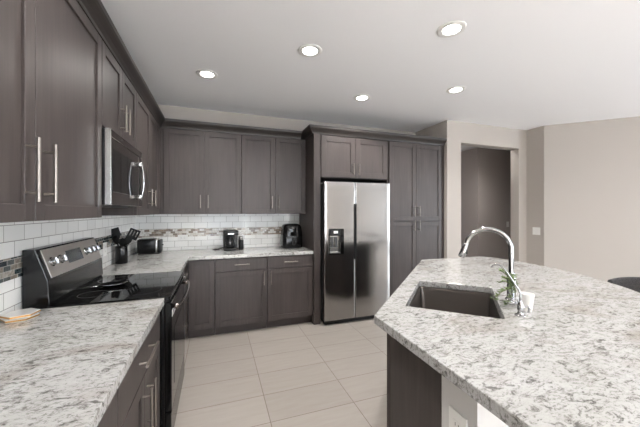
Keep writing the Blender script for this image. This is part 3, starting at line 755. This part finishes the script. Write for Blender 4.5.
# ------------------------------------------------------------------ counter items
def crock():
    x, y = 0.085, 3.235
    s = tagm(MB().lathe([(0.0, 0.0), (0.048, 0.0), (0.051, 0.004), (0.051, 0.158), (0.049, 0.162), (0.046, 0.158), (0.046, 0.012), (0.0, 0.010)], 32, (x, y, CT1 + 0.0004), cap=False).build('utensil_crock', M_BLKENAMEL, smooth=50),
             'black utensil holder standing on the counter beyond the range', 'utensil holder')
    def ut(name, label, kind, bx, by, tx, ty, tz, rot):
        t = thing(name, label, 'utensil', (bx, by, CT1 + 0.02))
        a = Vector((bx, by, CT1 + 0.016)); b = Vector((tx, ty, tz))
        MB().tube([a, a.lerp(b, 0.5), b], [0.006, 0.0055, 0.005], 10).build('shaft', M_RUBBER, t, smooth=60)
        d = (b - a).normalized(); side = Vector((math.cos(rot), math.sin(rot), 0)); side = (side - d * side.dot(d)).normalized(); nn = d.cross(side)
        T = Matrix(((side.x, nn.x, d.x, b.x), (side.y, nn.y, d.y, b.y), (side.z, nn.z, d.z, b.z), (0, 0, 0, 1)))
        mb = MB(T)
        if kind == 'turner':
            w = 0.046
            mb.box((-w, -0.0025, -0.004), (w, 0.0025, 0.024), 0.001).box((-w, -0.0025, 0.078), (w, 0.0025, 0.094), 0.001)
            for k in range(4): mb.box((-w + k * 0.0253, -0.0025, 0.0235), (-w + k * 0.0253 + 0.0165, 0.0025, 0.0785), 0.0006)
            mb.prism([(-0.012, -0.0025), (0.012, -0.0025), (0.012, 0.0025), (-0.012, 0.0025)], -0.02, -0.0035)
        elif kind == 'solid':
            mb.box((-0.047, -0.0025, 0.02), (0.047, 0.0025, 0.098), 0.0015).box((-0.036, -0.0025, -0.002), (0.036, 0.0025, 0.03), 0.0015)
        else:
            mb.lathe([(0.0, -0.01), (0.014, -0.002), (0.026, 0.02), (0.029, 0.04), (0.023, 0.062), (0.0, 0.072)], 20, cap=False, T=Matrix.Diagonal((1.15, 0.35, 1.1, 1)))
        mb.build('head', M_RUBBER, t, smooth=40)
    ut('slotted_turner', 'black slotted turner leaning right in the black utensil holder', 'turner', x - 0.02, y, x + 0.078, y + 0.005, 1.145, math.radians(5))
    ut('spatula', 'black solid spatula leaning left in the utensil holder', 'solid', x + 0.02, y + 0.01, x - 0.040, y - 0.01, 1.150, math.radians(10))
    ut('cooking_spoon', 'black cooking spoon leaning left below the solid spatula', 'spoon', x + 0.015, y - 0.025, x - 0.026, y - 0.028, 1.105, math.radians(-20))
    ut('serving_spoon', 'black serving spoon leaning right below the slotted turner', 'spoon', x - 0.01, y - 0.02, x + 0.050, y - 0.03, 1.100, math.radians(25))
    ut('ladle_spoon', 'short black spoon upright in the middle of the utensil holder', 'spoon', x, y + 0.02, x + 0.008, y + 0.005, 1.075, 0)
crock()
def toaster():
    x0, x1, y0, y1 = 0.085, 0.325, 3.80, 3.965
    s = thing('toaster', 'black two-slot toaster with steel end bands in the corner', 'toaster', ((x0 + x1) / 2, (y0 + y1) / 2, CT1))
    z0 = CT1 + 0.0006
    MB().box((x0, y0, z0 + 0.012), (x1 - 0.055, y1, z0 + 0.170), 0.018, 4).build('body', M_BLKENAMEL, s, smooth=40)
    MB().box((x1 - 0.054, y0 + 0.001, z0 + 0.012), (x1 - 0.035, y1 - 0.001, z0 + 0.169), 0.006, 2).build('steel_band', M_STEEL, s, smooth=40)
    MB().box((x1 - 0.034, y0 + 0.004, z0 + 0.012), (x1 - 0.002, y1 - 0.004, z0 + 0.160), 0.010, 3).build('end_cap', M_BLACK, s, smooth=40)
    MB().box((x1 - 0.0015, y0 + 0.07, z0 + 0.09), (x1 + 0.018, y0 + 0.095, z0 + 0.102), 0.003).build('lever', M_BLACK, s)
    MB().box((x0 + 0.03, y0 + 0.04, z0 + 0.1705), (x1 - 0.07, y0 + 0.062, z0 + 0.172), 0).box((x0 + 0.03, y0 + 0.10, z0 + 0.1705), (x1 - 0.07, y0 + 0.122, z0 + 0.172), 0).build('slot', M_GLOSS, s)
    MB().box((x0 + 0.012, y0 + 0.01, z0), (x1 - 0.012, y1 - 0.01, z0 + 0.0118), 0.002).build('base', M_BLACK, s)
    MB().tube([(x0 - 0.001, y0 + 0.06, z0 + 0.02), (x0 - 0.02, y0 + 0.05, z0 + 0.008), (x0 - 0.045, y0 + 0.03, z0 + 0.006), (x0 - 0.055, y0 + 0.08, z0 + 0.006), (x0 - 0.060, y0 + 0.14, z0 + 0.006)], 0.0035, 8).build('cord', M_BLACK, s, smooth=60)
toaster()
def coffee():
    x0, y0 = 1.018, 3.80; z0 = CT1 + 0.0006
    s = thing('coffee_maker', 'black drip coffee maker with glass carafe on the back counter', 'coffee maker', (x0 + 0.1, y0 + 0.12, CT1))
    MB().box((x0, y0, z0), (x0 + 0.170, y0 + 0.23, z0 + 0.028), 0.008, 2).build('base', M_BLACK, s, smooth=40)
    MB().box((x0, y0 + 0.14, z0 + 0.0285), (x0 + 0.170, y0 + 0.23, z0 + 0.190), 0.006).build('tower', M_BLACK, s, smooth=40)
    MB().box((x0 - 0.002, y0, z0 + 0.1905), (x0 + 0.173, y0 + 0.23, z0 + 0.248), 0.012, 3).build('brew_head', M_BLACK, s, smooth=40)
    MB().box((x0 + 0.045, y0 - 0.003, z0 + 0.203), (x0 + 0.12, y0 + 0.001, z0 + 0.217), 0.001).build('control_panel', M_STEEL, s)
    ca = MB().lathe([(0.0, 0.0), (0.045, 0.0), (0.056, 0.02), (0.060, 0.06), (0.050, 0.105), (0.040, 0.125), (0.036, 0.125), (0.046, 0.10), (0.056, 0.06), (0.052, 0.02), (0.0, 0.004)], 28, (x0 + 0.078, y0 + 0.07, z0 + 0.030), cap=False).build('carafe', mat('smoked_glass', srgb(60, 62, 66), 0.03, 0.0, Transmission_Weight=0.6), s, smooth=50)
    h = MB().tube([(x0 + 0.09, y0 + 0.015, z0 + 0.145), (x0 + 0.10, y0 - 0.018, z0 + 0.14), (x0 + 0.10, y0 - 0.022, z0 + 0.09), (x0 + 0.092, y0 + 0.006, z0 + 0.062)], 0.006, 10).build('handle', M_BLACK, None, smooth=60); h.parent = ca
    l = MB().lathe([(0.041, 0.0), (0.041, 0.012), (0.02, 0.018), (0.0, 0.018)], 24, (x0 + 0.078, y0 + 0.07, z0 + 0.1555), cap=False).build('lid', M_BLACK, None, smooth=50); l.parent = ca
    MB().tube([(x0 + 0.03, y0 + 0.2305, z0 + 0.03), (x0 - 0.02, y0 + 0.235, z0 + 0.012), (x0 - 0.07, y0 + 0.19, z0 + 0.006), (x0 - 0.13, y0 + 0.14, z0 + 0.006), (x0 - 0.10, y0 + 0.11, z0 + 0.006), (x0 - 0.05, y0 + 0.13, z0 + 0.006)], 0.005, 8).build('cord', M_BLACK, s, smooth=60)
    g = thing('coffee_grinder', 'narrow black coffee grinder standing right beside the coffee maker', 'coffee grinder', (x0 + 0.212, y0 + 0.08, CT1))
    MB().lathe([(0.030, 0.0), (0.033, 0.004), (0.031, 0.12), (0.028, 0.126)], 24, (x0 + 0.212, y0 + 0.08, z0)).build('body', M_BLACK, g, smooth=50)
    MB().lathe([(0.0275, 0.0), (0.0285, 0.004), (0.0285, 0.04), (0.02, 0.047), (0.0, 0.048)], 24, (x0 + 0.212, y0 + 0.08, z0 + 0.1265), cap=False).build('lid', M_STEEL, g, smooth=50)
coffee()
def fryer():
    cx_, cy_ = 1.888, 3.872; z0 = CT1 + 0.0006
    s = thing('air_fryer', 'rounded black air fryer on the back counter beside the fridge', 'air fryer', (cx_, cy_, CT1))
    def ring(hx, hy, z, r): return [(cx_ + p[0], cy_ + p[1], z) for p in rrect(hx, hy, r, 6)]
    t = bmesh.new(); rg = []
    for hx, hy, z, r in ((0.120, 0.11, 0.0, 0.05), (0.133, 0.122, 0.01, 0.06), (0.136, 0.124, 0.09, 0.065), (0.133, 0.122, 0.20, 0.07), (0.123, 0.114, 0.280, 0.07), (0.108, 0.10, 0.308, 0.065), (0.075, 0.07, 0.322, 0.05)):
        rg.append([t.verts.new(p) for p in ring(hx, hy, z0 + z, r)])
    n = len(rg[0])
    for A, B in zip(rg, rg[1:]):
        for k in range(n): t.faces.new((A[k], A[(k + 1) % n], B[(k + 1) % n], B[k]))
    t.faces.new(rg[0][::-1]); t.faces.new(rg[-1])
    MB()._in(t).build('body', M_BLKENAMEL, s, smooth=40)
    MB().box((cx_ - 0.050, cy_ - 0.128, z0 + 0.165), (cx_ + 0.030, cy_ - 0.1205, z0 + 0.275), 0.006, 2).build('control_panel', M_GLOSS, s, smooth=40)
    b = MB().box((cx_ - 0.10, cy_ - 0.131, z0 + 0.02), (cx_ + 0.10, cy_ - 0.1245, z0 + 0.155), 0.006, 2).build('basket_front', M_BLKENAMEL, s, smooth=40)
    h = MB().box((cx_ - 0.022, cy_ - 0.175, z0 + 0.05), (cx_ + 0.012, cy_ - 0.1315, z0 + 0.140), 0.010, 3).build('handle', M_DARKGREY, None, smooth=40); h.parent = b
    q = MB().box((cx_ - 0.014, cy_ - 0.1765, z0 + 0.06), (cx_ + 0.004, cy_ - 0.1755, z0 + 0.13), 0.0004).build('handle_plate', M_CHROME, s)
fryer()
def dish():
    for k, (cx_, cy_, rot, z, lab) in enumerate(((0.080, 1.725, 12, 0.0, 'lower white hexagonal coaster with gold edge beside the range'),
                                                (0.080, 1.730, 24, 0.0145, 'upper white hexagonal coaster with gold edge, top of the pair'))):
        s = thing('hexagonal_coaster', lab, 'coaster', (cx_, cy_, CT1 + z), 'gold-edged hexagonal coasters')
        T = Matrix.Translation((cx_, cy_, CT1 + 0.0006 + z)) @ Matrix.Rotation(math.radians(rot), 4, 'Z')
        hx = [(0.066 * math.cos(math.radians(60 * i)), 0.066 * math.sin(math.radians(60 * i))) for i in range(6)]
        hi = [(0.0645 * math.cos(math.radians(60 * i)), 0.0645 * math.sin(math.radians(60 * i))) for i in range(6)]
        MB(T).prism(hi, 0.0, 0.0125, 0.001).build('slab', M_CERAMIC, s)
        mb = MB(T)
        for i in range(6):
            p, q = Vector(hx[i]), Vector(hx[(i + 1) % 6]); panel(mb, p, q, -0.0012, 0.003, 0.0105)
        mb.build('gold_edge', M_GOLD, s)
dish()

# ------------------------------------------------------------------ outlets and switches
def plate(name, label, cat, T, w, h, kind, group=None):
    c0 = T @ Vector((0, 0, 0))
    s = thing(name, label, cat, tuple(c0), group)
    MB(T).box((-w / 2, -0.006, -h / 2), (w / 2, -0.0004, h / 2), 0.002).build('plate', M_WHITE, s)
    n = 2 if w > 0.1 and h > 0.1 else 1
    for k in range(n):
        xo = (k - (n - 1) / 2) * 0.046
        if kind == 'switch':
            MB(T).box((xo - 0.016, -0.009, -0.033), (xo + 0.016, -0.0062, 0.033), 0.001).build('rocker', M_WHITE, s)
        else:
            if h > w:
                for zz in (-0.019, 0.019):
                    MB(T).box((xo - 0.016, -0.0075, zz - 0.015), (xo + 0.016, -0.0062, zz + 0.015), 0.003).build('socket', M_TRIMW, s)
                    MB(T).box((xo - 0.008, -0.0079, zz - 0.004), (xo - 0.006, -0.0076, zz + 0.006), 0).box((xo + 0.006, -0.0079, zz - 0.004), (xo + 0.008, -0.0076, zz + 0.006), 0).build('slot', M_DARKGREY, s)
            else:
                for xx in (-0.019, 0.019):
                    MB(T).box((xx - 0.015, -0.0075, -0.016), (xx + 0.015, -0.0062, 0.016), 0.003).build('socket', M_TRIMW, s)
                    MB(T).box((xx - 0.006, -0.0079, -0.008), (xx + 0.004, -0.0076, -0.006), 0).box((xx - 0.006, -0.0079, 0.006), (xx + 0.004, -0.0076, 0.008), 0).build('slot', M_DARKGREY, s)
    return s
TrL = lambda X, Y, Z: Matrix.Translation((X, Y, Z)) @ Matrix(((0, -1, 0, 0), (1, 0, 0, 0), (0, 0, 1, 0), (0, 0, 0, 1)))
plate('outlet', 'white upright outlet on the left backsplash between range and utensil holder', 'outlet', TrL(0.0122, 3.03, 1.075), 0.075, 0.118, 'outlet')
plate('outlet', 'white sideways outlet on the back backsplash right of the toaster', 'outlet', Matrix.Translation((0.532, YB - 0.0122, 1.070)), 0.118, 0.075, 'outlet')
TrR = lambda X, Y, Z: Matrix.Translation((X, Y, Z)) @ Matrix(((0, 1, 0, 0), (-1, 0, 0, 0), (0, 0, 1, 0), (0, 0, 0, 1)))
plate('light_switch', 'white double light switch on the short wall right of the doorway', 'light switch', TrR(5.714, 3.23, 1.09), 0.118, 0.118, 'switch')
plate('outlet', 'white outlet on the grey island knee wall under the quartz edge', 'outlet', TrR(1.6846, 0.765, 0.676), 0.078, 0.125, 'outlet')
plate('light_switch', 'small white switch on the dark hallway wall through the doorway', 'light switch', Matrix.Translation((6.90, 4.6396, 1.12)), 0.075, 0.118, 'switch')

# ------------------------------------------------------------------ bar stool
def stool(cx_, cy_, face, lab):
    s = thing('bar_stool', lab, 'stool', (cx_, cy_, 0))
    T = Matrix.Translation((cx_, cy_, 0)) @ Matrix.Rotation(face, 4, 'Z')   # local +x points away from the island
    MB(T).lathe([(0.0, 0.60), (0.19, 0.60), (0.215, 0.615), (0.22, 0.645), (0.205, 0.668), (0.0, 0.675)], 32, cap=False).build('seat', M_FABRIC, s, smooth=50)
    t = bmesh.new(); rings = []; N = 24
    for k in range(N + 1):
        f = k / N; a = math.radians(-105 + 210 * f); e = abs(2 * f - 1); top = 0.885 - 0.035 * e ** 3; h = 0.155 * (1 - 0.75 * e ** 4); r0, r1 = 0.222, 0.262
        sec = []
        for j in range(10):
            b = 2 * math.pi * j / 10
            sec.append(((r0 + r1) / 2 + (r1 - r0) / 2 * math.cos(b), top - h / 2 + h / 2 * (abs(math.sin(b)) ** 0.6) * (1 if math.sin(b) >= 0 else -1)))
        rings.append([t.verts.new((r * math.cos(a), r * math.sin(a), z)) for r, z in sec])
    for A, B in zip(rings, rings[1:]):
        for j in range(10): t.faces.new((A[j], A[(j + 1) % 10], B[(j + 1) % 10], B[j]))
    t.faces.new(rings[0][::-1]); t.faces.new(rings[-1])
    MB(T)._in(t).build('backrest', M_FABRIC, s, smooth=60)
    mb = MB(T)
    for a in (-50, 0, 50):
        a = math.radians(a); mb.tube([(0.185 * math.cos(a), 0.185 * math.sin(a), 0.598), (0.236 * math.cos(a), 0.236 * math.sin(a), 0.63), (0.244 * math.cos(a), 0.244 * math.sin(a), 0.76)], 0.007, 8)
    mb.build('back_support', M_BLACK, s, smooth=60)
    for a in (45, 135, 225, 315):
        a = math.radians(a)
        MB(T).tube([(0.15 * math.cos(a), 0.15 * math.sin(a), 0.602), (0.21 * math.cos(a), 0.21 * math.sin(a), 0.0)], [0.014, 0.010], 12).build('leg', M_BLACK, s, smooth=60)
    ring = [(0.188 * math.cos(2 * math.pi * k / 24), 0.188 * math.sin(2 * math.pi * k / 24), 0.22) for k in range(25)]
    MB(T).tube(ring, 0.007, 8).build('footrest', M_BLACK, s, smooth=60)
stool(3.925, 1.215, math.radians(-20), 'charcoal fabric bar stool tucked at the curved side of the island')

# ------------------------------------------------------------------ ceiling lights
LT = [(0.844, 3.031, 'recessed ceiling light nearest the corner above the toaster'),
      (1.655, 2.303, 'recessed ceiling light in the middle of the aisle before the range'),
      (2.537, 1.687, 'largest-looking recessed ceiling light, nearest the camera over the sink'),
      (2.531, 3.059, 'recessed ceiling light closest to the fridge front'),
      (3.389, 2.514, 'recessed ceiling light farthest right, over the back of the island')]
def can(x, y, lab):
    t = thing('ceiling_light', lab, 'ceiling light', (x, y, HC), 'recessed ceiling lights')
    MB().lathe([(0.100, -0.0006), (0.098, -0.006), (0.088, -0.010), (0.062, -0.006), (0.060, -0.0006)], 40, (x, y, HC), cap=False).build('trim_ring', M_TRIMW, t, smooth=40)
    MB().lathe([(0.0, -0.0012), (0.0595, -0.0012), (0.0595, -0.0040), (0.0, -0.0044)], 40, (x, y, HC), cap=False).build('lens', M_LENS, t, smooth=40)
    l = bpy.data.lights.new('lamp', 'SPOT'); l.energy = 20; l.color = (1.0, 0.96, 0.91); l.spot_size = math.radians(150); l.spot_blend = 0.9; l.shadow_soft_size = 0.065
    o = bpy.data.objects.new('lamp', l); COL.objects.link(o); o.parent = t; o.location = (0, 0, -0.08)
    return t
for x, y, lab in LT: can(x, y, lab)
for x, y, lab in ((0.9, -1.2, 'recessed ceiling light behind the camera on the left'), (2.6, -1.2, 'recessed ceiling light behind the camera, second from left'),
                  (4.4, -1.2, 'recessed ceiling light over the living side, middle'), (6.2, -1.2, 'recessed ceiling light over the living side, far right'),
                  (5.0, 1.2, 'recessed ceiling light beyond the bar stool'), (5.45, 3.85, 'unseen ceiling lamp added to brighten the hallway'), (0.9, 1.30, 'unseen ceiling lamp added to brighten the near left counter')): can(x, y, lab)  # hallway and near-counter lamps are unseen, added to brighten those areas
